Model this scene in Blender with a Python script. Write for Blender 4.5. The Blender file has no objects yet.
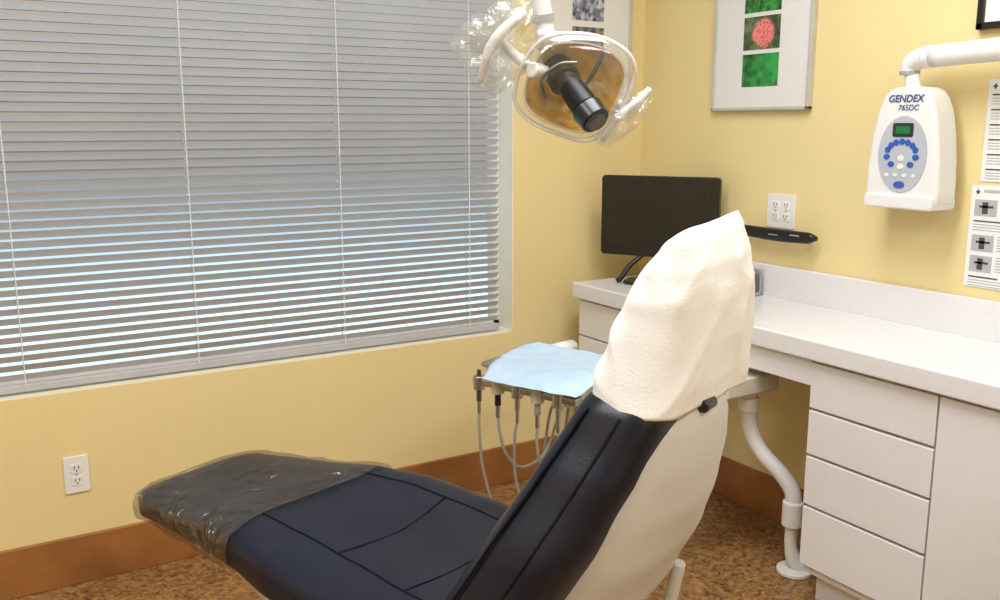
import bpy, bmesh, math, random
from mathutils import Vector, Matrix, noise
random.seed(3)
scn=bpy.context.scene
V=Vector
# ------------------------------------------------------------------ materials
def newmat(name):
    m=bpy.data.materials.new(name); m.use_nodes=True
    nt=m.node_tree; b=nt.nodes['Principled BSDF']
    return m,nt,b
def mat(name,col,rough=.5,metal=0,var=.04,scale=12,bump=0,bscale=80,spec=.5,coat=0,trans=0,alpha=1,emit=None,es=1,col2=None,detail=4,sss=0,bd=.004):
    m,nt,b=newmat(name); N=nt.nodes;L=nt.links
    tc=N.new('ShaderNodeTexCoord'); nz=N.new('ShaderNodeTexNoise'); nz.inputs['Scale'].default_value=scale; nz.inputs['Detail'].default_value=detail
    L.new(tc.outputs['Object'],nz.inputs['Vector'])
    rp=N.new('ShaderNodeValToRGB'); rp.color_ramp.elements[0].position=.35; rp.color_ramp.elements[1].position=.65
    c2=col2 if col2 else tuple(min(1,c*(1+var)) for c in col)
    c1=col if col2 else tuple(c*(1-var) for c in col)
    rp.color_ramp.elements[0].color=(*c1,1); rp.color_ramp.elements[1].color=(*c2,1)
    L.new(nz.outputs['Fac'],rp.inputs['Fac']); L.new(rp.outputs['Color'],b.inputs['Base Color'])
    b.inputs['Roughness'].default_value=rough; b.inputs['Metallic'].default_value=metal
    b.inputs['Specular IOR Level'].default_value=spec; b.inputs['Coat Weight'].default_value=coat
    b.inputs['Transmission Weight'].default_value=trans; b.inputs['Alpha'].default_value=alpha
    if bump:
        n2=N.new('ShaderNodeTexNoise'); n2.inputs['Scale'].default_value=bscale; n2.inputs['Detail'].default_value=3
        L.new(tc.outputs['Object'],n2.inputs['Vector'])
        bp=N.new('ShaderNodeBump'); bp.inputs['Strength'].default_value=bump; bp.inputs['Distance'].default_value=bd
        L.new(n2.outputs['Fac'],bp.inputs['Height']); L.new(bp.outputs['Normal'],b.inputs['Normal'])
    if emit:
        b.inputs['Emission Color'].default_value=(*emit,1); b.inputs['Emission Strength'].default_value=es
    return m
def filmmat(name,tint,opac,rough=.12,bscale=18,bstr=.6,diff=(.5,.5,.5),gl=.35,bd=.01):
    m=bpy.data.materials.new(name); m.use_nodes=True; nt=m.node_tree;N=nt.nodes;L=nt.links
    for n in list(N): N.remove(n)
    out=N.new('ShaderNodeOutputMaterial'); tr=N.new('ShaderNodeBsdfTransparent'); tr.inputs['Color'].default_value=(*tint,1)
    g=N.new('ShaderNodeBsdfGlossy'); g.inputs['Roughness'].default_value=rough; g.inputs['Color'].default_value=(.9,.9,.9,1)
    d=N.new('ShaderNodeBsdfDiffuse'); d.inputs['Color'].default_value=(*diff,1)
    tc=N.new('ShaderNodeTexCoord'); nz=N.new('ShaderNodeTexNoise'); nz.inputs['Scale'].default_value=bscale; nz.inputs['Detail'].default_value=5; nz.inputs['Distortion'].default_value=1.2
    bp=N.new('ShaderNodeBump'); bp.inputs['Strength'].default_value=bstr; bp.inputs['Distance'].default_value=bd
    L.new(tc.outputs['Object'],nz.inputs['Vector']); L.new(nz.outputs['Fac'],bp.inputs['Height'])
    L.new(bp.outputs['Normal'],g.inputs['Normal'])
    m1=N.new('ShaderNodeMixShader'); m1.inputs['Fac'].default_value=gl; L.new(d.outputs[0],m1.inputs[1]); L.new(g.outputs[0],m1.inputs[2])
    m2=N.new('ShaderNodeMixShader'); m2.inputs['Fac'].default_value=opac; L.new(tr.outputs[0],m2.inputs[1]); L.new(m1.outputs[0],m2.inputs[2])
    L.new(m2.outputs[0],out.inputs['Surface'])
    return m
M={}
M['wall']=mat('wall_yellow_paint',(.80,.655,.335),.5,var=.015,scale=2,bump=.05,bscale=250,spec=.3)
M['reveal']=mat('window_reveal_paint',(.84,.80,.66),.5,var=.02,spec=.3)
M['ceil']=mat('ceiling_paint',(.85,.85,.83),.8,var=.01)
M['base']=mat('baseboard_wood',(.30,.125,.035),.4,var=.2,scale=5,spec=.4)
M['white']=mat('white_laminate',(.78,.77,.79),.35,var=.01)
M['counter']=mat('counter_speckled_white',(.74,.73,.74),.22,col2=(.79,.78,.80),scale=180)
M['plastic']=mat('white_plastic',(.80,.79,.78),.3,var=.01)
M['shell']=mat('chair_shell_white',(.60,.59,.575),.35,var=.01)
M['cream']=mat('cream_plastic',(.66,.62,.53),.35,var=.02)
M['navy']=mat('navy_vinyl',(.0045,.0078,.021),.34,var=.25,scale=6,bump=.3,bscale=320,spec=.42,bd=.001)
M['navy_seam']=mat('navy_seam',(.002,.003,.006),.7,spec=.2)
M['black']=mat('black_plastic',(.010,.010,.011),.3)
M['blackmatte']=mat('black_matte',(.006,.006,.006),.4,spec=.3)
M['screen']=mat('screen_glass',(.010,.010,.011),.18,var=.1,scale=3)
M['paper']=mat('paper_towel',(.87,.875,.90),.9,var=.012,scale=30,bump=.4,bscale=220,spec=.1,bd=.002)
M['bib']=mat('blue_bib_paper',(.50,.66,.82),.85,var=.03,scale=30,bump=.3,bscale=200,spec=.15,bd=.002)
M['slat']=mat('blind_slat_gray',(.72,.73,.77),.45,var=.02,scale=3)
M['cord']=mat('blind_cord',(.82,.82,.82),.7)
M['rail']=mat('blind_rail',(.50,.50,.52),.4)
M['metal']=mat('brushed_metal',(.55,.55,.54),.3,metal=1)
M['steel']=mat('dark_steel',(.2,.2,.2),.35,metal=1)
M['hose']=mat('grey_hose',(.40,.39,.37),.45)
M['grey']=mat('grey_plastic',(.35,.35,.36),.4)
M['panelgrey']=mat('panel_grey',(.46,.49,.55),.4)
M['blue']=mat('button_blue',(.03,.10,.45),.4)
M['logo']=mat('logo_blue',(.05,.08,.28),.5)
M['lcd']=mat('lcd_green',(.01,.12,.03),.3,emit=(.05,.5,.12),es=.12)
M['lcdcase']=mat('lcd_case',(.02,.03,.02),.3)
M['gold']=mat('dichroic_reflector_gold',(.80,.46,.07),.24,metal=.35,var=.35,scale=20,bump=.9,bscale=40,alpha=.93)
M['frame']=mat('silver_frame',(.58,.57,.55),.3,metal=.35)
M['mat']=mat('picture_mat',(.74,.73,.71),.6,var=.01)
M['film']=filmmat('plastic_film_clear',(.95,.95,.94),.19,rough=.1,diff=(.8,.8,.78),gl=.55)
M['footfilm']=filmmat('plastic_film_chair',(.90,.89,.88),.31,rough=.05,bscale=11,bstr=1,diff=(.10,.085,.07),gl=.5,bd=.03)
M['clearcover']=filmmat('clear_lamp_cover',(.97,.96,.94),.10,rough=.05,bscale=6,bstr=.2,diff=(.8,.8,.75),gl=.6)
M['rimclear']=mat('lamp_rim_clear',(.80,.79,.77),.12,alpha=.6)
M['glass']=filmmat('window_glass',(.97,.98,.98),.06,rough=.02,bstr=0,gl=.9)
M['sheet']=mat('notice_paper',(.80,.80,.80),.6,var=.01)
M['ink']=mat('notice_ink',(.06,.06,.07),.7)
M['inkgrey']=mat('notice_grey',(.42,.43,.45),.7)
M['frameblk']=mat('black_frame',(.012,.010,.010),.3)
def photo_mat(name,cols,scale,centre=None,ccol=None,rad=.035):
    m,nt,b=newmat(name);N=nt.nodes;L=nt.links
    tc=N.new('ShaderNodeTexCoord'); v=N.new('ShaderNodeTexVoronoi'); v.inputs['Scale'].default_value=scale
    nz=N.new('ShaderNodeTexNoise'); nz.inputs['Scale'].default_value=scale*.35; nz.inputs['Detail'].default_value=8; nz.inputs['Distortion'].default_value=1
    mx=N.new('ShaderNodeMath'); mx.operation='MULTIPLY_ADD'; mx.inputs[1].default_value=.3
    L.new(tc.outputs['Object'],v.inputs['Vector']);L.new(tc.outputs['Object'],nz.inputs['Vector'])
    L.new(v.outputs['Distance'],mx.inputs[0]); L.new(nz.outputs['Fac'],mx.inputs[2])
    rp=N.new('ShaderNodeValToRGB'); els=rp.color_ramp.elements
    while len(els)<len(cols): els.new(.5)
    for i,c in enumerate(cols):
        els[i].position=.42+.38*i/(len(cols)-1); els[i].color=(*c,1)
    L.new(mx.outputs[0],rp.inputs['Fac']); last=rp.outputs['Color']
    if centre:
        sb=N.new('ShaderNodeVectorMath'); sb.operation='DISTANCE'; sb.inputs[1].default_value=centre; L.new(tc.outputs['Object'],sb.inputs[0])
        ad=N.new('ShaderNodeMath'); ad.operation='MULTIPLY_ADD'; ad.inputs[1].default_value=.05; L.new(nz.outputs['Fac'],ad.inputs[0]); L.new(sb.outputs['Value'],ad.inputs[2])
        r2=N.new('ShaderNodeMapRange'); r2.inputs['From Min'].default_value=rad+.018; r2.inputs['From Max'].default_value=rad+.026; r2.inputs['To Min'].default_value=1; r2.inputs['To Max'].default_value=0
        L.new(ad.outputs[0],r2.inputs['Value'])
        rq=N.new('ShaderNodeValToRGB'); rq.color_ramp.elements[0].color=(*ccol[0],1); rq.color_ramp.elements[1].color=(*ccol[1],1); rq.color_ramp.elements[0].position=.1; rq.color_ramp.elements[1].position=.6
        v2=N.new('ShaderNodeTexVoronoi'); v2.inputs['Scale'].default_value=110; L.new(tc.outputs['Object'],v2.inputs['Vector']); L.new(v2.outputs['Distance'],rq.inputs['Fac'])
        mc=N.new('ShaderNodeMix'); mc.data_type='RGBA'; L.new(r2.outputs[0],mc.inputs['Factor']); L.new(last,mc.inputs['A']); L.new(rq.outputs['Color'],mc.inputs['B']); last=mc.outputs['Result']
    L.new(last,b.inputs['Base Color']); b.inputs['Roughness'].default_value=.4
    return m
def floor_mat():
    m,nt,b=newmat('cork_floor');N=nt.nodes;L=nt.links
    tc=N.new('ShaderNodeTexCoord')
    a=N.new('ShaderNodeTexNoise'); a.inputs['Scale'].default_value=26; a.inputs['Detail'].default_value=10; a.inputs['Distortion'].default_value=2.5
    v=N.new('ShaderNodeTexVoronoi'); v.inputs['Scale'].default_value=45
    L.new(tc.outputs['Object'],a.inputs['Vector']); L.new(tc.outputs['Object'],v.inputs['Vector'])
    mx=N.new('ShaderNodeMath'); mx.operation='MULTIPLY_ADD'; mx.inputs[1].default_value=.25
    L.new(v.outputs['Distance'],mx.inputs[0]); L.new(a.outputs['Fac'],mx.inputs[2])
    rp=N.new('ShaderNodeValToRGB'); e=rp.color_ramp.elements; e.new(.5)
    e[0].position=.38; e[0].color=(.085,.036,.011,1); e[1].position=.58; e[1].color=(.23,.112,.038,1); e[2].position=.80; e[2].color=(.38,.21,.085,1)
    L.new(mx.outputs[0],rp.inputs['Fac']); L.new(rp.outputs['Color'],b.inputs['Base Color']); b.inputs['Roughness'].default_value=.4
    return m
M['floor']=floor_mat()
# ------------------------------------------------------------------ helpers
def root(name,loc=(0,0,0)):
    o=bpy.data.objects.new(name,None); o.empty_display_size=.1; o.location=loc
    scn.collection.objects.link(o); return o
def finish(name,me,m,parent,smooth=False,bevel=0,subsurf=0,angle=None):
    me.materials.append(M[m] if isinstance(m,str) else m)
    o=bpy.data.objects.new(name,me); scn.collection.objects.link(o)
    if parent:
        o.parent=parent; o.matrix_parent_inverse=Matrix.Translation(-parent.location)
    if bevel:
        b=o.modifiers.new('bevel','BEVEL'); b.width=bevel; b.segments=3; b.limit_method='ANGLE'
        smooth=True
    if subsurf:
        s=o.modifiers.new('sub','SUBSURF'); s.levels=subsurf; s.render_levels=subsurf
    if smooth:
        for p in me.polygons: p.use_smooth=True
        if bevel:
            w=o.modifiers.new('wn','WEIGHTED_NORMAL'); w.keep_sharp=False
    return o
def meshpy(name,verts,faces):
    me=bpy.data.meshes.new(name); me.from_pydata([tuple(v) for v in verts],[],faces); me.update()
    bm=bmesh.new(); bm.from_mesh(me); bmesh.ops.recalc_face_normals(bm,faces=bm.faces); bm.to_mesh(me); bm.free()
    return me
def boxverts(x0,x1,y0,y1,z0,z1):
    return [V((x,y,z)) for x in(x0,x1) for y in(y0,y1) for z in(z0,z1)]
BF=[(0,1,3,2),(4,6,7,5),(0,4,5,1),(2,3,7,6),(0,2,6,4),(1,5,7,3)]
def box(name,x,y,z,m,parent=None,bevel=0):
    return finish(name,meshpy(name,boxverts(*x,*y,*z),BF),m,parent,bevel=bevel)
def obox(name,c,ax,half,m,parent=None,bevel=0):
    c=V(c); A=[V(a).normalized() for a in ax]; vs=[]
    for i in(-1,1):
        for j in(-1,1):
            for k in(-1,1): vs.append(c+A[0]*half[0]*i+A[1]*half[1]*j+A[2]*half[2]*k)
    return finish(name,meshpy(name,vs,BF),m,parent,bevel=bevel)
def multibox(name,boxes,m,parent=None,bevel=0):
    vs=[];fs=[]
    for b in boxes:
        n=len(vs); vs+=boxverts(*b); fs+=[tuple(i+n for i in f) for f in BF]
    return finish(name,meshpy(name,vs,fs),m,parent,bevel=bevel)
def loft(name,secs,m,parent=None,caps=True,smooth=True,subsurf=0,closed=True):
    vs=[];fs=[];n=len(secs[0])
    for s in secs: vs+=s
    for i in range(len(secs)-1):
        for j in range(n if closed else n-1):
            k=(j+1)%n
            fs.append((i*n+j,i*n+k,(i+1)*n+k,(i+1)*n+j))
    if caps and closed:
        fs.append(tuple(range(n))[::-1]); fs.append(tuple((len(secs)-1)*n+j for j in range(n)))
    return finish(name,meshpy(name,vs,fs),m,parent,smooth=smooth,subsurf=subsurf)
def catmull(P,res=8):
    P=[V(p) for p in P]
    if len(P)<3: return P
    Q=[P[0]*2-P[1]]+P+[P[-1]*2-P[-2]]; out=[]
    for i in range(1,len(Q)-2):
        for k in range(res):
            t=k/res; a,b,c,d=Q[i-1:i+3]
            out.append(.5*((2*b)+(c-a)*t+(2*a-5*b+4*c-d)*t*t+(3*b-a-3*c+d)*t**3))
    out.append(P[-1]); return out
def tube(name,pts,r,m,parent=None,seg=14,smoothpath=True,res=8):
    P=catmull(pts,res) if smoothpath else [V(p) for p in pts]
    n=len(P)
    if not hasattr(r,'__len__'): R_=[r]*n
    else:
        R_=[]
        for i in range(n):
            f=i/(n-1)*(len(r)-1); k=min(int(f),len(r)-2); R_.append(r[k]+(r[k+1]-r[k])*(f-k))
    t=(P[1]-P[0]).normalized(); up=V((0,0,1)) if abs(t.z)<.9 else V((1,0,0))
    a=t.cross(up).normalized(); secs=[]
    for i in range(n):
        t=(P[min(i+1,n-1)]-P[max(i-1,0)]).normalized()
        a=(a-t*a.dot(t)).normalized(); b=t.cross(a)
        secs.append([P[i]+(a*math.cos(2*math.pi*j/seg)+b*math.sin(2*math.pi*j/seg))*R_[i] for j in range(seg)])
    return loft(name,secs,m,parent)
def cyl(name,p0,p1,r,m,parent=None,r2=None,bevel=0,seg=32):
    p0=V(p0);p1=V(p1); o=tube(name,[p0,p1],[r,r if r2 is None else r2],m,parent,seg=seg,smoothpath=False)
    for p in o.data.polygons:
        if len(p.vertices)>4: p.use_smooth=False
    if bevel:
        b=o.modifiers.new('bevel','BEVEL'); b.width=bevel; b.segments=2; b.limit_method='ANGLE'; b.angle_limit=.9
    o.data.set_sharp_from_angle(angle=.9)
    return o
def prism(name,pts,org,U,Vv,W,m,parent=None,bevel=0):
    org=V(org);U=V(U);Vv=V(Vv);W=V(W); n=len(pts)
    a=[org+U*p[0]+Vv*p[1] for p in pts]; b=[q+W for q in a]
    fs=[tuple(range(n)),tuple(range(2*n-1,n-1,-1))]+[(i,(i+1)%n,n+(i+1)%n,n+i) for i in range(n)]
    return finish(name,meshpy(name,a+b,fs),m,parent,bevel=bevel)
def sq(c,e): return math.copysign(abs(c)**e,c)
def rrect(w,h,r,k=5):
    out=[]
    for cx,cy,a0 in((w-r,h-r,0),(-w+r,h-r,90),(-w+r,-h+r,180),(w-r,-h+r,270)):
        for i in range(k+1):
            a=math.radians(a0+90*i/k); out.append((cx+r*math.cos(a),cy+r*math.sin(a)))
    return out
def ell(w,h,n=32): return [(w*math.cos(2*math.pi*i/n),h*math.sin(2*math.pi*i/n)) for i in range(n)]
def text(name,body,size,org,m,parent,X=(0,-1,0),Y=(0,0,1),bold=0):
    cu=bpy.data.curves.new(name,'FONT'); cu.body=body; cu.size=size; cu.align_x='CENTER'; cu.extrude=.0004; cu.offset=bold; cu.shear=.15
    o=bpy.data.objects.new(name,cu); scn.collection.objects.link(o)
    X=V(X);Y=V(Y);Z=X.cross(Y)
    o.matrix_world=Matrix.Translation(V(org))@Matrix((X,Y,Z)).transposed().to_4x4()
    bpy.context.view_layer.update()
    dg=bpy.context.evaluated_depsgraph_get(); me=bpy.data.meshes.new_from_object(o.evaluated_get(dg))
    me.transform(o.matrix_world); bpy.data.objects.remove(o)
    me.materials.clear()
    return finish(name,me,m,parent)
# ------------------------------------------------------------------ room
XL,YB,H=-4.3,-4.6,2.62
WX0,WX1,WZ0,WZ1=-3.6,-.605,.60,2.25
box('floor',(XL-.1,.1),(YB-.1,.2),(-.08,0),'floor')
box('ceiling',(XL-.1,.1),(YB-.1,.2),(H,H+.08),'ceil')
multibox('wall_back',[(XL-.1,WX0,0,.14,0,H),(WX1,.1,0,.14,0,H),(WX0,WX1,0,.14,0,WZ0),(WX0,WX1,0,.14,WZ1,H)],'wall')
box('wall_right',(0,.1),(YB,0),(0,H),'wall')
box('wall_left',(XL-.1,XL),(YB,0),(0,H),'wall')
box('wall_front',(XL-.1,.1),(YB-.1,YB),(0,H),'wall')
box('baseboard_back',(XL,-.014),(-.014,0),(0,.152),'base',bevel=.003)
box('baseboard_right',(-.014,0),(-1.2,-.0),(0,.152),'base',bevel=.003)
# window
w=root('window_1',(-2.1,.1,1.4))
box('reveal_right',(WX1-.004,WX1+.0),(.002,.138),(WZ0,WZ1),'reveal',w)
box('reveal_sill',(WX0,WX1),(.002,.138),(WZ0,WZ0+.004),'reveal',w)
fw=.05
multibox('frame',[(WX0,WX1-.004,.095,.135,WZ0+.004,WZ0+.035),(WX0,WX1-.004,.095,.135,WZ1-fw,WZ1),(WX0,WX0+fw,.095,.135,WZ0,WZ1),(WX1-.004-.03,WX1-.004,.095,.135,WZ0,WZ1)],'white',w,bevel=.003)
box('glass',(WX0,WX1-.01),(.112,.116),(WZ0+.01,WZ1-.01),'glass',w)
# blinds
bl=root('window_blinds',(-2.1,.035,2.2))
pitch=.0275; sw=.0315; th=math.radians(47); vs=[];fs=[]
bx0,bx1=WX0+.02,-.652; z=.655; yc=.036
while z<WZ1-.06:
    n0=len(vs); K=4
    for i in range(K+1):
        s=(i/K-.5); d=s*sw; crown=.0028*(1-(2*s)**2)
        y=yc-d*math.cos(th)-crown*math.sin(th); zz=z+d*math.sin(th)+crown*math.cos(th)
        vs+= [V((bx0,y,zz)),V((bx1,y,zz))]
    for i in range(K): a=n0+2*i; fs.append((a,a+1,a+3,a+2))
    z+=pitch
me=bpy.data.meshes.new('slats'); me.from_pydata([tuple(v) for v in vs],[],fs)
finish('slats',me,'slat',bl,smooth=True)
box('bottom_rail',(bx0,bx1),(yc-.013,yc+.013),(.612,.634),'rail',bl,bevel=.003)
box('head_rail',(bx0,bx1),(yc-.02,yc+.02),(WZ1-.045,WZ1-.001),'rail',bl,bevel=.003)
cx=-.78; k=0
while cx>bx0:
    for yy in (yc-.0135,yc+.0135):
        cyl('ladder_cord_%d'%k,(cx,yy,.63),(cx,yy,WZ1-.04),.0015,'cord',bl,seg=6)
        k+=1
    cx-=.495
# ------------------------------------------------------------------ outlets
def outlet(name,c,X,Nn,gang=1):
    X=V(X);Nn=V(Nn);Z=V((0,0,1));c=V(c); r=root(name,c)
    w=.035 if gang==1 else .059
    prism('cover_plate',rrect(w,.057,.005),c,X,Z,Nn*.006,'plastic',r,bevel=.0015)
    for g in range(gang):
        ox=0 if gang==1 else (-.023+.046*g)
        for s in(-1,1):
            prism('receptacle',rrect(.0165,.0145,.006),c+X*ox+Z*(.0195*s)+Nn*.006,X,Z,Nn*.002,'plastic',r,bevel=.0006)
            q=c+X*ox+Z*(.0195*s)+Nn*.0078
            obox('slot_l',q-X*.006+Z*.003,(X,Z,Nn),(.0013,.0046,.0006),'black',r)
            obox('slot_r',q+X*.006+Z*.003,(X,Z,Nn),(.0013,.004,.0006),'black',r)
            prism('ground',ell(.0025,.0025,12),q-Z*.007,X,Z,Nn*.0006,'black',r)
        prism('screw',ell(.003,.003,12),c+X*ox+Nn*.006,X,Z,Nn*.001,'grey',r)
outlet('wall_outlet',(-2.155,0,.345),(1,0,0),(0,-1,0))
outlet('wall_outlet',(0,-.741,1.09),(0,-1,0),(-1,0,0),2)
# ------------------------------------------------------------------ framed photo prints
leaf=photo_mat('print_leaves',[(.004,.03,.006),(.015,.12,.02),(.04,.32,.05)],60)
leaf2=photo_mat('print_moss',[(.004,.04,.01),(.015,.17,.03),(.03,.34,.06)],40)
berry=photo_mat('print_berry',[(.01,.03,.01),(.04,.09,.03),(.15,.2,.08)],50,(0,-.63,1.678),[(.50,.04,.05),(.80,.24,.22)],.052)
bloss=photo_mat('print_blossom',[(.03,.04,.10),(.22,.24,.32),(.62,.62,.66)],70)
pond=photo_mat('print_pond',[(.01,.02,.02),(.08,.1,.16),(.35,.28,.15)],60)
def picture(name,c,X,Nn,hw,zb,zt,imgs,iw=.08,ih=.052):
    X=V(X);Nn=V(Nn);Z=V((0,0,1)); c=V(c); r=root(name,(c.x,c.y,(zb+zt)/2)); zc=(zb+zt)/2; hh=(zt-zb)/2
    o=V((c.x,c.y,zc)); t=.011
    for nm,cc,a,b in(('rail_l',-X*(hw-t/2),t/2,hh),('rail_r',X*(hw-t/2),t/2,hh),('rail_b',-Z*(hh-t/2),hw,t/2),('rail_t',Z*(hh-t/2),hw,t/2)):
        obox(nm,o+cc+Nn*.0125,(X,Z,Nn),(a,b,.0115),'frame',r,bevel=.002)
    obox('mat_board',o+Nn*.009,(X,Z,Nn),(hw-.004,hh-.004,.006),'mat',r)
    for z,mi in imgs:
        obox('print',V((c.x,c.y,z))+Nn*.0155,(X,Z,Nn),(iw,ih,.0006),mi,r)
picture('picture_frame',(0,-.625,0),(0,-1,0),(-1,0,0),.217,1.425,2.12,[(1.558,leaf2),(1.680,berry),(1.802,leaf),(1.924,bloss)],.080,.054)
picture('picture_frame',(-.285,0,0),(1,0,0),(0,-1,0),.205,1.425,2.12,[(1.558,leaf),(1.680,pond),(1.815,bloss),(1.94,pond)],.073,.056)
r=root('certificate_frame',(0,-1.6,1.8))
t=.018; y0,y1,z0,z1=-1.84,-1.385,1.625,1.98
multibox('frame_rails',[(-.022,-.001,y0,y1,z0,z0+t),(-.022,-.001,y0,y1,z1-t,z1),(-.022,-.001,y0,y0+t,z0,z1),(-.022,-.001,y1-t,y1,z0,z1)],'frameblk',r,bevel=.002)
box('paper',(-.012,-.001),(y0+.01,y1-.01),(z0+.01,z1-.01),'sheet',r)
# notices
def notice(name,y0,y1,z0,z1,seed):
    rr=random.Random(seed); r=root(name,(0,(y0+y1)/2,(z0+z1)/2))
    box('page',(-.003,-.0005),(y1,y0),(z0,z1),'sheet',r)
    bx=[];gx=[]; X0,X1=-.0036,-.0028
    bx.append((X0,X1,y0-.024,y0-.012,z1-.020,z1-.016)); bx.append((X0,X1,y0-.020,y0-.016,z1-.025,z1-.011))
    gx.append((X0,X1,y1+.02,y0-.035,z1-.019,z1-.011)); z=z1-.038
    while z>z0+.02:
        if rr.random()<.45 and z-z0>.06:
            h=.045; gx.append((X0,X1,y0-.075,y0-.012,z-h,z)); bx.append((X0-.0004,X1,y0-.05,y0-.034,z-h*.85,z-h*.15)); bx.append((X0-.0004,X1,y0-.065,y0-.025,z-h*.5,z-h*.36))
            for q in range(6): gx.append((X0,X1,y1+.015+rr.random()*.04,y0-.085,z-.003-q*.0075,z-q*.0075))
            z-=h+.012
        else:
            bx.append((X0,X1,y1+.09+rr.random()*.04,y0-.012,z-.004,z)); z-=.010
            for q in range(3):
                gx.append((X0,X1,y1+.015+rr.random()*.04,y0-.012,z-.0025,z)); z-=.0075
            z-=.007
    multibox('print_dark',bx,'ink',r); multibox('print_grey',gx,'inkgrey',r)
notice('wall_notice',-1.428,-1.64,1.225,1.495,5)
notice('wall_notice',-1.408,-1.62,.935,1.214,4)
# ------------------------------------------------------------------ counter
CT=.795; CX=-.422; FX=-.402; LE=-.125; RE=-3.2; YL=-1.235; YR=-1.62
c=root('dental_counter',(-.2,-1.6,.4))
box('countertop',(CX,-.001),(RE,LE),(.737,CT),'counter',c,bevel=.006)
box('backsplash',(-.018,-.001),(RE,LE),(CT-.002,.905),'counter',c,bevel=.004)
box('apron',(FX,FX+.018),(YL,-.47),(.66,.737),'white',c,bevel=.002)
multibox('left_carcass',[(FX+.02,-.016,-.47,LE-.02,.10,.737),(FX+.06,-.016,-.46,LE-.03,0,.10)],'white',c)
zs=[.732,.594,.459,.309,.125]
for i in range(4):
    box('left_drawer_%d'%i,(FX,FX+.019),(-.468,LE-.022),(zs[i+1]+.003,zs[i]-.003),'white',c,bevel=.002)
multibox('right_carcass',[(FX+.02,-.016,RE+.02,YL-.003,.10,.737),(FX+.07,-.016,RE+.02,YL-.01,0,.10)],'white',c)
for i in range(4):
    box('drawer_%d'%i,(FX,FX+.019),(YR+.004,YL),(zs[i+1]+.004,zs[i]-.004),'white',c,bevel=.0025)
y=YR-.001; i=0
while y>RE+.3:
    box('cabinet_door_%d'%i,(FX,FX+.019),(y-.42,y),(.125,.728),'white',c,bevel=.0025); y-=.425; i+=1
# ------------------------------------------------------------------ monitor
mc=V((-.175,-.325,0)); ax=V((.52,-.855,0)).normalized(); nn=V((-.855,-.52,0)).normalized(); Z=V((0,0,1))
r=root('computer_monitor',(mc.x,mc.y,.8))
o=mc+Z*1.045
prism('bezel',rrect(.222,.148,.014),o-nn*.012,ax,Z,nn*.03,'black',r,bevel=.004)
prism('rear_housing',rrect(.17,.11,.03),o-nn*.03,ax,Z,nn*.02,'black',r,bevel=.008)
prism('screen',rrect(.192,.116,.003),o+nn*.0181+Z*.008,ax,Z,nn*.0008,'screen',r)
obox('stand_neck',mc+Z*.86-nn*.02,(ax,Z,nn),(.028,.058,.008),'black',r,bevel=.003)
prism('stand_foot',rrect(.12,.065,.04),mc+Z*(CT+.001)+nn*.01,ax,nn,Z*.012,'black',r,bevel=.004)
tube('foot_strut_l',[mc+Z*.90-ax*.06,mc+Z*.86-ax*.10+nn*.03,mc+Z*(CT+.02)-ax*.125+nn*.055,mc+Z*(CT+.011)-ax*.14+nn*.06],[.008,.009,.010,.009],'black',r)
tube('foot_strut_r',[mc+Z*.90+ax*.06,mc+Z*.86+ax*.09+nn*.03,mc+Z*(CT+.02)+ax*.11+nn*.05,mc+Z*(CT+.011)+ax*.12+nn*.055],[.008,.009,.010,.009],'black',r)
# black rack on wall
r=root('instrument_rack',(-.03,-.8,1.02))
secs=[]
for i in range(13):
    f=i/12; y=-.60-.325*f; zc=1.018-.004*math.sin(f*3); hh=.021*(1-.55*(f>.97))*(.85+.15*math.sin(f*math.pi)); d=.012
    secs.append([V((-.045+d*sq(math.cos(a),.6),y,zc+hh*sq(math.sin(a),.6))) for a in [2*math.pi*j/16 for j in range(16)]])
loft('bar',secs,'black',r)
cyl('standoff_a',(-.04,-.68,1.018),(0,-.68,1.018),.006,'metal',r)
cyl('standoff_b',(-.04,-.88,1.018),(0,-.88,1.018),.006,'metal',r)
multibox('label',[(-.0585,-.0575,-.87,-.83,1.019,1.023),(-.0585,-.0575,-.78,-.74,1.014,1.017)],'grey',r)
# small grey box
r=root('card_holder',(-.06,-.66,CT))
C1=CT+.001
multibox('body',[(-.085,-.03,-.70,-.635,C1,C1+.012),(-.085,-.078,-.70,-.635,C1,C1+.05),(-.038,-.03,-.70,-.635,C1,C1+.09)],'grey',r,bevel=.003)
multibox('cards',[(-.074,-.044,-.695,-.64,C1+.012,C1+.075)],'steel',r,bevel=.001)
# ------------------------------------------------------------------ x-ray control
DY=-.033
r=root('xray_control_unit',(-.1,-1.25+DY,1.3))
yc_=-1.245+DY
prof=[(1.478,.035),(1.47,.056),(1.45,.074),(1.41,.090),(1.35,.102),(1.28,.110),(1.20,.114),(1.165,.112),(1.152,.104)]
pts=[(a,zz) for zz,a in prof]+[(-a,zz) for zz,a in reversed(prof)]
prism('housing',pts,(-.045,yc_,0),(0,-1,0),(0,0,1),(-.095,0,0),'plastic',r,bevel=.014)
prism('lower_tray',rrect(.108,.02,.012),(-.04,yc_,1.165),(0,-1,0),(0,0,1),(-.108,0,0),'plastic',r,bevel=.006)
prism('wall_mount',rrect(.06,.09,.01),(0,yc_,1.31),(0,-1,0),(0,0,1),(-.05,0,0),'plastic',r)
FXx=-.1405
prism('control_panel',ell(.076,.105,40),(FXx,yc_-.002,1.295),(0,-1,0),(0,0,1),(-.0012,0,0),'panelgrey',r)
prism('lcd_bezel',rrect(.032,.019,.006),(FXx-.001,yc_,1.362),(0,-1,0),(0,0,1),(-.0015,0,0),'lcdcase',r)
prism('lcd',rrect(.022,.010,.002),(FXx-.0025,yc_,1.362),(0,-1,0),(0,0,1),(-.0006,0,0),'lcd',r)
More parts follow.
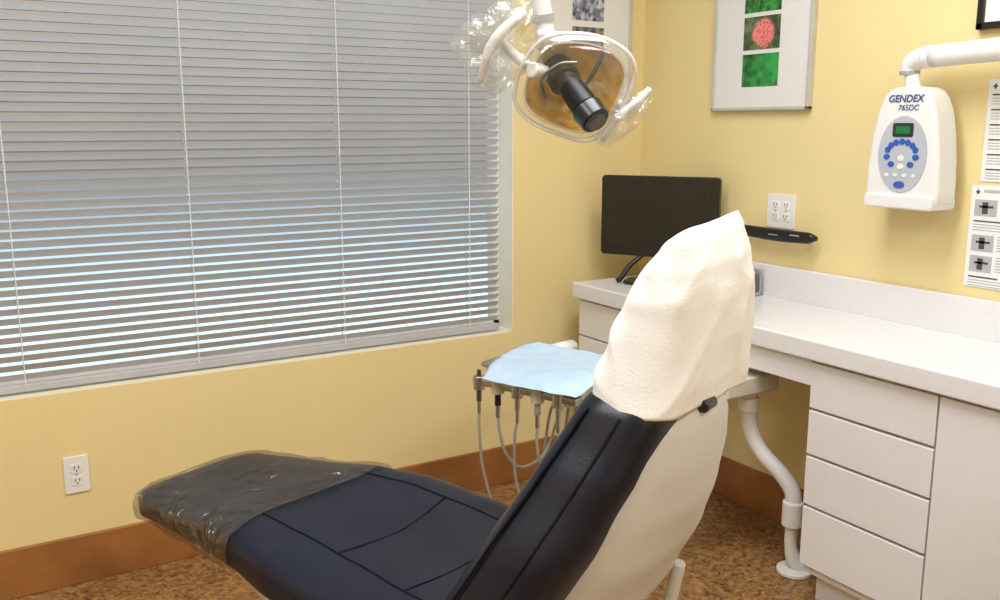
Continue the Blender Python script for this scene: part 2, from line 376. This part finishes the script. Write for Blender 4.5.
for i in range(7):
    a=math.radians(20+i*140/6)
    prism('button_blue_%d'%i,ell(.0088,.0088,16),(FXx-.001,yc_+.046*math.cos(a),1.296+.046*.75*math.sin(a)),(0,-1,0),(0,0,1),(-.002,0,0),'blue',r)
for i,(a,b) in enumerate([(-.045,1.288),(-.03,1.268),(0,1.262),(.03,1.268),(.045,1.288),(0,1.285)]):
    prism('button_white_%d'%i,ell(.010,.008,16),(FXx-.001,yc_+a,b),(0,-1,0),(0,0,1),(-.002,0,0),'plastic' if i in(2,5) else 'blue',r)
for i in range(4):
    prism('button_row_%d'%i,ell(.007,.005,16),(FXx-.001,yc_+.042-.028*i,1.238),(0,-1,0),(0,0,1),(-.002,0,0),'white',r)
prism('button_ready',ell(.017,.010,20),(FXx-.001,yc_,1.212),(0,-1,0),(0,0,1),(-.002,0,0),'blue',r)
text('logo','GENDEX',.027,(FXx-.0012,yc_,1.438),'logo',r,bold=.0004)
text('model_text','765DC',.022,(FXx-.0012,yc_-.01,1.415),'logo',r)
r=root('xray_arm',(-.1,-1.6,1.56))
D=DY
tube('tube',[(-.095,-1.285+D,1.558),(-.1,-1.6,1.566),(-.1,-2.0,1.572)],.030,'plastic',r,seg=24)
cyl('end_ring',(-.095,-1.262+D,1.557),(-.095,-1.286+D,1.558),.031,'plastic',r,bevel=.004)
tube('elbow',[(-.095,-1.30+D,1.557),(-.095,-1.25+D,1.555),(-.095,-1.222+D,1.538),(-.095,-1.218+D,1.51)],[.028,.029,.027,.024],'plastic',r,seg=20)
cyl('joint_ring',(-.095,-1.218+D,1.522),(-.095,-1.218+D,1.512),.027,'grey',r)
cyl('joint_stem',(-.095,-1.225+D,1.512),(-.095,-1.235+D,1.474),.020,'plastic',r)
prism('wall_plate',rrect(.09,.12,.01),(0,-2.0,1.56),(0,-1,0),(0,0,1),(-.03,0,0),'plastic',r,bevel=.004)
cyl('wall_pivot',(-.1,-2.0,1.50),(-.1,-2.0,1.63),.04,'plastic',r,bevel=.005)
box('pivot_bracket',(-.1,-.02),(-2.03,-1.97),(1.52,1.61),'plastic',r,bevel=.004)
# ------------------------------------------------------------------ dental chair
A=V((.40,-.9165,0)); Nr=V((-.9165,-.40,0)); O=V((-1.94,-.70,0))
def CH(t,n,z): return O+A*t+Nr*n+V((0,0,z))
ch=root('dental_chair',CH(.75,0,0))
def interp(tab,x):
    if x<=tab[0][0]: return tab[0][1:]
    for a,b in zip(tab,tab[1:]):
        if x<=b[0]:
            f=(x-a[0])/(b[0]-a[0]); f=f*f*(3-2*f)*.4+f*.6
            return tuple(p+(q-p)*f for p,q in zip(a[1:],b[1:]))
    return tab[-1][1:]
seat=[(-.060,.520,.10,.02,0),(-.045,.537,.155,.05,0),(0,.550,.182,.075,0),(.2,.562,.208,.095,-.012),(.36,.572,.245,.11,-.022),(.5,.57,.272,.125,-.022),(.65,.555,.285,.14,-.02),(.8,.54,.288,.14,-.01),(.92,.53,.275,.13,0),(.99,.50,.25,.10,0)]
NR=56
def seat_sec(t,grow=0,zoff=0):
    zt,w,th,off=interp(seat,t); w+=grow; out=[]
    for j in range(NR):
        a=2*math.pi*j/NR; c_,s_=math.cos(a),math.sin(a)
        n=w*sq(c_,.42); zz=zt-th/2+(th/2+grow)*sq(s_,.55)
        if s_>0: zz+= -.012*math.exp(-(n/(w*.45))**2)*min(1,max(0,(t-.1)/.3))
        out.append(CH(t,n+off,zz+zoff))
    return out
def seat_top(t,n):
    zt,w,th,off=interp(seat,t); q=min(.999,abs(n)/w)**(1/.42); s_=math.sqrt(max(0,1-q*q))
    return zt-th/2+th/2*s_**.55-.012*math.exp(-(n/(w*.45))**2)*min(1,max(0,(t-.1)/.3))
T=[-.060+1.05*i/50 for i in range(51)]
loft('seat_cushion',[seat_sec(t) for t in T],'navy',ch)
def seam(name,f,r_=.0022): tube(name,f,r_,'navy_seam',ch,seg=8,smoothpath=False)
def SP(t,n): return CH(t,n+interp(seat,t)[3],seat_top(t,n)+.0002)
for s in(-1,1):
    seam('seat_seam_%d'%s,[SP(t,s*interp(seat,t)[1]*.60) for t in [.36+.5*i/30 for i in range(31)]])
for k,t in enumerate((.60,.78)):
    seam('seat_cross_%d'%k,[SP(t+.02*(1-(n/.18)**2),n) for n in [-.172+.344*i/24 for i in range(25)]])
# back cushion (sections nearly horizontal)
B0=V((.835,.45));B1=V((1.150,.992))
backt=[(0,.23,.12,.01),(.06,.265,.155,.015),(.3,.285,.182,.02),(.55,.262,.182,.02),(.75,.208,.168,.024),(.88,.165,.155,.03),(.95,.148,.148,.032),(.985,.135,.125,.03),(1,.115,.09,.03)]
dn=V((1,-.12)).normalized()
def backp(s,n_frac,dfrac):
    w,th,off=interp(backt,s); p=B0+(B1-B0)*s; p=p+dn*(.008*math.sin(s*math.pi))
    if s>.95: p=p+dn*(.148-th)*.35
    q=p+dn*(th*dfrac); return CH(q.x,w*n_frac+off,q.y)
secs=[]
SS=[0,.02,.04,.06]+[.06+.88*i/26 for i in range(1,27)]+[.955,.97,.98,.99,1]
for s in SS:
    sec=[]
    for j in range(NR):
        a=2*math.pi*j/NR; c_,s_=math.cos(a),math.sin(a)
        nf=sq(c_,.40); df=.5-.5*sq(s_,.62)
        if s_>0: df+=.10*math.exp(-(nf/.5)**2)
        sec.append(backp(s,nf,df))
    secs.append(sec)
loft('back_cushion',secs,'navy',ch)
for sg in(-1,1):
    for k,(nf,df) in enumerate(((.985,.22),(.995,.60))):
        seam('back_piping_%d_%d'%(sg,k),[backp(s,sg*nf,df) for s in [.03+.92*i/40 for i in range(41)]],.0028)
    seam('back_seam_%d'%sg,[backp(s,sg*.6,.045) for s in [.05+.88*i/40 for i in range(41)]])
# back shell
sh=[(.965,1.225,1.285,.08),(.955,1.215,1.296,.10),(.92,1.20,1.300,.130),(.87,1.165,1.296,.156),(.79,1.12,1.280,.182),(.71,1.08,1.255,.198),(.62,1.03,1.212,.205),(.53,.97,1.16,.206),(.45,.88,1.09,.205),(.38,.75,1.0,.20),(.33,.66,.92,.17)]
secs=[]
tab=sorted([(a,)+tuple(b) for a,*b in sh])
for i in range(41):
    z=.965-(.965-.33)*i/40
    tf,tr,w=interp(tab,z)
    sec=[]
    for j in range(40):
        a=2*math.pi*j/40; c_,s_=math.cos(a),math.sin(a)
        d=(tr-tf)
        tt=tf+d*.4+(d*.6*sq(c_,.8) if c_>0 else d*.4*sq(c_,.5)); n=w*sq(s_,.45 if c_<0 else .75)
        sec.append(CH(tt,n+.012,z))
    secs.append(sec)
loft('back_shell',secs,'shell',ch)
secs=[]
for i in range(25):
    t=.02+.90*i/24; zt,w,th,off=interp(seat,t); dep=.03+.09*min(1,max(0,(t-.2)/.4)); wb=w-.045; sec=[]
    for j in range(32):
        a=2*math.pi*j/32; sec.append(CH(t,off+wb*sq(math.cos(a),.5),zt-th-dep/2+.02+(dep/2+.01)*sq(math.sin(a),.6)))
    secs.append(sec)
loft('seat_shell',secs,'shell',ch)
secs=[]
for z,a,b in((.42,.20,.15),(.36,.19,.14),(.25,.12,.10),(.12,.13,.11),(.06,.20,.14),(.05,.34,.20),(.012,.36,.22),(0,.36,.22)):
    secs.append([CH(.82+a*sq(math.cos(2*math.pi*j/40),.6),b*sq(math.sin(2*math.pi*j/40),.6),z) for j in range(40)])
loft('pedestal_base',secs,'shell',ch)
cyl('rear_post',CH(1.205,-.10,.61),CH(1.17,-.10,.42),.012,'shell',ch,bevel=.004)
obox('headrest_bracket',CH(1.235,.0,1.0),(A,Nr,V((0,0,1))),(.006,.04,.08),'steel',ch,bevel=.002)
cyl('headrest_knob',CH(1.300,.02,.955),CH(1.300,.06,.955),.010,'black',ch,bevel=.003)
cyl('knob_pin',CH(1.24,.035,.955),CH(1.300,.035,.955),.007,'steel',ch)
secs=[]
for i in range(15):
    f=i/14; z=1.0+.19*f; ht=.04*math.sin(math.pi*(.12+.76*f))**.5; w=.12*math.sin(math.pi*(.15+.7*f))**.3
    secs.append([CH(1.212+.045*f+ht*sq(math.cos(2*math.pi*j/32),.7),w*sq(math.sin(2*math.pi*j/32),.5),z) for j in range(32)])
loft('headrest_cushion',secs,'navy',ch)
# ------------------------------------------------------------------ paper cover on headrest
tw=[(.955,1.217,.074,.166,.145),(1.0,1.225,.073,.162,.150),(1.06,1.236,.068,.155,.153),(1.12,1.248,.058,.147,.155),(1.17,1.258,.042,.135,.152),(1.21,1.264,.022,.122,.146),(1.224,1.266,.006,.116,.140)]
secs=[];NT=120;NZ=50
ZT=1.224
for i in range(NZ+1):
    z=.955+(ZT-.955)*i/NZ; tc,ht,wn,wf=interp(tw,z); sec=[]
    f=i/NZ
    for j in range(NT):
        a=2*math.pi*j/NT; c_,s_=math.cos(a),math.sin(a); w=wn if s_>0 else wf
        n=w*sq(s_,.48); tt=tc+ht*sq(c_,.66)
        zz=z-.012*max(0,s_)*f+.012*max(0,-s_)*f**2
        if f<.15: zz+=.008*noise.noise(V((n*12,tt*8,3)))*(1-f/.15)
        p=V((tt*4,n*4,z*2.4)); k=noise.noise(p)*.012
        ang=math.atan2(1.26-z,n+.17)
        k+=.0065*(1-abs(math.sin(ang*8+noise.noise(p)*2.5)))**2*min(1,(1-f)*1.5+.2)
        k+=.006*(1-abs(noise.noise(V((tt*9,n*9,z*6+4)))))**4
        k*=(1-.75*f**3)
        tt+=k*(1 if c_>0 else -1)*min(1,abs(c_)*2); n+=k*.6*(1 if s_>0 else -1)*min(1,abs(s_)*1.5)
        sec.append(CH(tt,n,zz))
    secs.append(sec)
tr_=root('headrest_paper_cover',CH(1.25,0,1.1))
vs=[];fs=[]
for s in secs: vs+=s
for i in range(NZ):
    for j in range(NT): k=(j+1)%NT; fs.append((i*NT+j,i*NT+k,(i+1)*NT+k,(i+1)*NT+j))
for j in range(NT//2):
    a=NZ*NT+j; b=NZ*NT+(NT-j)%NT; c2=NZ*NT+(NT-j-1)%NT; d=a+1
    q=[]
    for x in(a,d,c2,b):
        if x not in q: q.append(x)
    if len(q)>2: fs.append(tuple(q))
o=finish('paper_sheet',meshpy('paper_sheet',vs,fs),'paper',tr_,smooth=True)
so=o.modifiers.new('sol','SOLIDIFY'); so.thickness=.0012
# ------------------------------------------------------------------ plastic film on foot end
secs=[]
for i in range(70):
    t=-.060+.435*i/69; s=seat_sec(t,.003); out=[]
    for j,p in enumerate(s):
        q0=V((t*7,p.dot(Nr)*16,p.z*6)); k=(1-abs(noise.noise(q0)))**3*.011+(1-abs(noise.noise(q0*2.7)))**3*.004
        cdir=(p-CH(t,0,interp(seat,t)[0]-.05)).normalized()
        q=p+cdir*(k+.001-.004)
        if i>=66: q+=A*(.04*noise.noise(p*5))*(i-65)/4
        out.append(q)
    secs.append(out)
loft('plastic_film',secs,'footfilm',ch,caps=False)
# ------------------------------------------------------------------ delivery unit
e=V((.34,-.94,0)).normalized(); g=V((.94,.34,0)).normalized(); dc=V((-1.02,-.89,0)); Z=V((0,0,1))
dl=root('dental_delivery_unit',(dc.x,dc.y,.7))
prism('tray_body',rrect(.165,.13,.03),dc+Z*.672,e,g,Z*.05,'cream',dl,bevel=.012)
prism('tray_top',rrect(.172,.137,.02),dc+Z*.724,e,g,Z*.010,'metal',dl,bevel=.003)
obox('instrument_bar',dc-g*.150+Z*.690,(e,g,Z),(.17,.016,.010),'metal',dl,bevel=.004)
obox('bar_bracket',dc-g*.125+Z*.690,(e,g,Z),(.05,.03,.008),'cream',dl,bevel=.003)
for i in range(5):
    q=dc-g*.160+e*(-.150+.066*i); rr=.010+.002*(i%2)
    cyl('holder_%d'%i,q+Z*.668,q+Z*.705,rr+.006,'cream' if i%2 else 'metal',dl,bevel=.002)
    cyl('handpiece_%d'%i,q+Z*.635,q+Z*.722,rr*.75,['steel','black','metal','grey','metal'][i],dl,r2=rr*.55)
    cyl('handpiece_tail_%d'%i,q+Z*.60,q+Z*.637,rr*.5,'metal',dl)
    jx=.02*math.sin(i*2.1); u_=.07*(i in(0,2))
    tube('hose_%d'%i,[q+Z*.605,q+Z*.55+e*jx*.5,q+Z*(.49-u_)+g*.02+e*jx,q+Z*(.45-u_*2)+g*.06+e*(.02+jx),dc+Z*(.47-u_*2)-g*.02+e*(-.06+.03*i),dc+Z*.56+g*.03+e*(-.05+.03*i),dc+Z*.62+g*.06+e*(-.04+.02*i),dc+Z*.675+g*.09+e*(.02*i-.04)],.0042,'hose',dl,seg=10)
cyl('arm_pivot',dc+g*.06+Z*.60,dc+g*.06+Z*.675,.035,'plastic',dl,bevel=.005)
armend=V((-.50,-.92,.60))
tube('swing_arm',[dc+g*.06+Z*.625,(dc+g*.06)*.5+armend*.5+V((0,0,.315)),armend],.024,'plastic',dl,seg=20)
tube('tray_side_roll',[dc+g*.20+e*-.16+Z*.70,dc+g*.29+e*-.15+Z*.70],.024,'plastic',dl)
tube('roll_bracket',[dc+g*.12+e*-.12+Z*.69,dc+g*.21+e*-.16+Z*.70],.010,'plastic',dl)
sp=dl
box('mount_box',(-.50,-.28),(-1.02,-.88),(.575,.632),'cream',sp,bevel=.008)
box('mount_plate',(-.34,-.24),(-1.0,-.90),(.630,.66),'cream',sp,bevel=.003)
tube('supply_pipe',[(-.335,-.95,.58),(-.335,-.95,.52),(-.325,-.955,.44),(-.31,-.985,.375),(-.28,-1.05,.31),(-.268,-1.085,.26),(-.268,-1.09,.20)],.025,'plastic',sp,seg=20)
cyl('pipe_collar_top',(-.335,-.95,.545),(-.335,-.95,.50),.031,'plastic',sp,bevel=.003)
cyl('pipe_collar',(-.268,-1.09,.235),(-.268,-1.09,.155),.032,'plastic',sp,bevel=.004)
tube('lower_pipe',[(-.268,-1.09,.17),(-.268,-1.09,.09),(-.25,-1.10,.035),(-.20,-1.13,.02)],[.019,.019,.026,.03],'plastic',sp,seg=20)
cyl('floor_flange',(-.255,-1.10,0),(-.255,-1.10,.014),.055,'plastic',sp,bevel=.003)
# bib
bb=root('paper_bib',(dc.x,dc.y,.74))
P00,P10,P11,P0x=V((-1.255,-.875,0)),V((-1.150,-1.145,0)),V((-.80,-1.03,0)),V((-.96,-.62,0))
G=30; vs=[];fs=[]
for i in range(G+1):
    for j in range(G+1):
        u=i/G;v=j/G
        p=(P00*(1-u)+P10*u)*(1-v)+(P0x*(1-u)+P11*u)*v
        p=p+e*.008*noise.noise(p*9)*(1 if i in(0,G) else 0)
        loc=p-dc; a=loc.dot(e); b=loc.dot(g); over=max(abs(a)-.175,0)+max(abs(b)-.14,0)
        z=.7375+.008*abs(noise.noise(p*11))+.004*noise.noise(p*26)
        z=max(z,.7365)-min(over*.35,.02)
        vs.append(V((p.x,p.y,z)))
for i in range(G):
    for j in range(G): a=i*(G+1)+j; fs.append((a,a+1,a+G+2,a+G+1))
o=finish('bib_sheet',meshpy('bib_sheet',vs,fs),'bib',bb,smooth=True); so=o.modifiers.new('s','SOLIDIFY'); so.thickness=.0012
# ------------------------------------------------------------------ dental light
hc=V((-1.166,-1.152,1.456)); Zl=V((-.5,-.82,-.25)).normalized(); Xl=V((0,0,1)).cross(Zl).normalized(); Yl=Zl.cross(Xl)
def HL(px,py,z=0): return hc+Xl*((px-575)*.00228)+Yl*((88-py)*.00228)+Zl*z
dh=root('dental_operatory_light',hc)
outl=[(514,104),(513,84),(523,56),(540,37),(560,31),(596,34),(624,48),(635,66),(633,84),(622,112),(606,132),(588,141),(566,137),(530,122)]
def ring(scale,z,cx=573,cy=87):
    Q=[V((cx+(x-cx)*scale,cy+(y-cy)*scale,0)) for x,y in outl]; n=len(Q); out=[]
    for i in range(n):
        for k in range(5):
            t=k/5; a,b,c_,d=Q[(i-1)%n],Q[i],Q[(i+1)%n],Q[(i+2)%n]
            q=.5*((2*b)+(c_-a)*t+(2*a-5*b+4*c_-d)*t*t+(3*b-a-3*c_+d)*t**3); out.append(HL(q.x,q.y,z))
    return out
loft('reflector',[ring(.79,.012),ring(.73,-.012),ring(.58,-.03),ring(.38,-.04),ring(.15,-.044),ring(.01,-.045)],'gold',dh,caps=False,smooth=False)
loft('rear_housing',[ring(.50,-.050),ring(.46,-.060),ring(.38,-.068),ring(.2,-.074),ring(.02,-.076)],'cream',dh,caps=False)
loft('rim',[ring(.93,.014),ring(.95,.022),ring(.985,.022),ring(1.0,.010),ring(.985,-.004),ring(.95,-.006),ring(.93,.002),ring(.93,.014)],'rimclear',dh,caps=False)
loft('rear_clear_bowl',[ring(.98,0),ring(.93,-.02),ring(.82,-.032)],'clearcover',dh,caps=False)
loft('clear_shield',[ring(.985,.016),ring(.95,.032),ring(.8,.046),ring(.55,.054),ring(.3,.058),ring(.02,.059)],'clearcover',dh,caps=False)
loft('reflector_rim',[ring(.79,.012),ring(.81,.016),ring(.83,.012),ring(.81,.006),ring(.79,.012)],'rimclear',dh,caps=False)
cyl('lamp_barrel',HL(562,74,.01),HL(583,98,.095),.028,'blackmatte',dh,r2=.031,bevel=.003)
cyl('lamp_barrel_end',HL(583,98,.095),HL(592,107,.125),.036,'black',dh,r2=.033,bevel=.004)
cyl('lamp_lens',HL(592.3,107.3,.1255),HL(592.6,107.6,.127),.022,'steel',dh)
cyl('lamp_collar',HL(557,70,-.03),HL(564,78,.03),.036,'blackmatte',dh,bevel=.003)
tube('lamp_clip',[HL(545,95,.03),HL(540,75,.042),HL(556,60,.046),HL(575,58,.046)],.004,'steel',dh)
tube('lamp_stay',[HL(600,52,.02),HL(590,70,.04),HL(578,84,.05)],.005,'blackmatte',dh)
tube('yoke',[HL(500,40,.0),HL(520,60,.0),HL(545,72,-.02),HL(590,88,-.095),HL(620,105,-.01),HL(630,110,.01)],[.010,.012,.012,.014,.012,.010],'plastic',dh)
cyl('yoke_hub',HL(530,66,.03),HL(545,73,.0),.018,'plastic',dh,bevel=.003)
tube('handle_left',[HL(524,14,.0),HL(505,28,.015),HL(490,48,.02),HL(480,80,.01)],[.009,.013,.014,.008],'plastic',dh)
tube('handle_right',[HL(648,86,.02),HL(636,98,.03),HL(620,112,.03),HL(604,138,.02)],[.007,.010,.010,.007],'plastic',dh)
obox('pivot_block',HL(545,42,-.04),(Xl,Yl,Zl),(.022,.022,.03),'plastic',dh,bevel=.008)
tube('drop_arm',[HL(545,45,-.05),HL(543,22,-.055),HL(536,-8,-.06),HL(532,-40,-.06)],[.022,.02,.023,.026],'plastic',dh,seg=20)
cyl('drop_ring',HL(543,26,-.055),HL(542,18,-.055),.025,'grey',dh)
top=HL(532,-40,-.06)
tube('long_arm',[top,top+V((0,0,.08)),top+V((.08,.1,.35)),top+V((.25,.3,.70)),V((top.x+.3,top.y+.36,H-.05))],.028,'plastic',dh,seg=20)
cyl('ceiling_plate',(top.x+.3,top.y+.36,H-.06),(top.x+.3,top.y+.36,H),.09,'plastic',dh,bevel=.005)
def pouch(name,pts,z0,amp,seed):
    cxp=sum(p[0] for p in pts)/len(pts); cyp=sum(p[1] for p in pts)/len(pts); n=len(pts)
    for side in(1,-1):
        secs=[]
        for s in(1,.85,.65,.4,.15,.01):
            sec=[]
            for i in range(n):
                for k in range(5):
                    f=k/5; x=pts[i][0]*(1-f)+pts[(i+1)%n][0]*f; y=pts[i][1]*(1-f)+pts[(i+1)%n][1]*f
                    x=cxp+(x-cxp)*s; y=cyp+(y-cyp)*s
                    nz=noise.noise(V((x*.07,y*.07,seed+side)))*.022
                    sec.append(HL(x,y,z0+side*(.006+amp*(1-s*s)**.5)+nz))
            secs.append(sec)
        loft(name+('_front' if side>0 else '_back'),secs,'film',dh,caps=False,smooth=False)
pouch('handle_film_left',[(450,42),(470,18),(498,4),(528,2),(545,30),(540,62),(515,78),(495,95),(476,84)],.01,.022,3)
pouch('handle_film_right',[(650,82),(652,96),(640,118),(628,132),(608,146),(594,138),(604,112),(626,94)],.025,.018,9)
# ------------------------------------------------------------------ lights
def area(name,loc,sx,sy,e,col=(.95,.975,1.0)):
    l=bpy.data.lights.new(name,'AREA'); l.shape='RECTANGLE'; l.size=sx; l.size_y=sy; l.energy=e; l.color=col
    o=bpy.data.objects.new(name,l); o.location=loc; scn.collection.objects.link(o); return o
for i,(x,y) in enumerate([(-1.2,-1.5),(-3.1,-1.7),(-1.6,-3.6)]):
    f=root('ceiling_light_panel',(x,y,H))
    multibox('panel_frame',[(x-.62,x+.62,y-.32,y-.30,H-.02,H),(x-.62,x+.62,y+.30,y+.32,H-.02,H),(x-.62,x-.60,y-.32,y+.32,H-.02,H),(x+.60,x+.62,y-.32,y+.32,H-.02,H)],'white',f)
    o=area('panel_lamp',(x,y,H-.012),1.18,.58,37); o.parent=f; o.matrix_parent_inverse=Matrix.Translation(-f.location)
# world
wd=bpy.data.worlds.new('World'); scn.world=wd; wd.use_nodes=True; nt=wd.node_tree;N=nt.nodes;L=nt.links
bg=N['Background']; tc=N.new('ShaderNodeTexCoord'); sp_=N.new('ShaderNodeSeparateXYZ'); rp=N.new('ShaderNodeValToRGB')
mp=N.new('ShaderNodeMapRange'); mp.inputs['From Min'].default_value=-.35; mp.inputs['From Max'].default_value=.35
L.new(tc.outputs['Generated'],sp_.inputs[0]); L.new(sp_.outputs['Z'],mp.inputs['Value']); L.new(mp.outputs[0],rp.inputs['Fac']); L.new(rp.outputs['Color'],bg.inputs['Color'])
e_=rp.color_ramp.elements; e_.new(.4); e_.new(.5)
for k,(p,c_) in enumerate([(0,(.48,.68,.82)),(.24,(.62,.84,1.0)),(.44,(.12,.12,.13)),(.7,(.10,.09,.09))]): e_[k].position=p; e_[k].color=(*c_,1)
bg.inputs['Strength'].default_value=1.9
# ------------------------------------------------------------------ camera
cam=bpy.data.cameras.new('camera'); cam.sensor_width=36; cam.lens=33.12; cam.clip_start=.02
co=bpy.data.objects.new('camera',cam); scn.collection.objects.link(co)
y=math.radians(31.43); t=math.radians(10.76)
F=V((math.sin(y)*math.cos(t),math.cos(y)*math.cos(t),-math.sin(t))); R=V((math.cos(y),-math.sin(y),0)); U=R.cross(F)
Mx=Matrix((R,U,-F)).transposed().to_4x4(); Mx.translation=V((-2.435,-2.899,1.375)); co.matrix_world=Mx
scn.camera=co
scn.view_settings.view_transform='Standard'; scn.view_settings.exposure=0
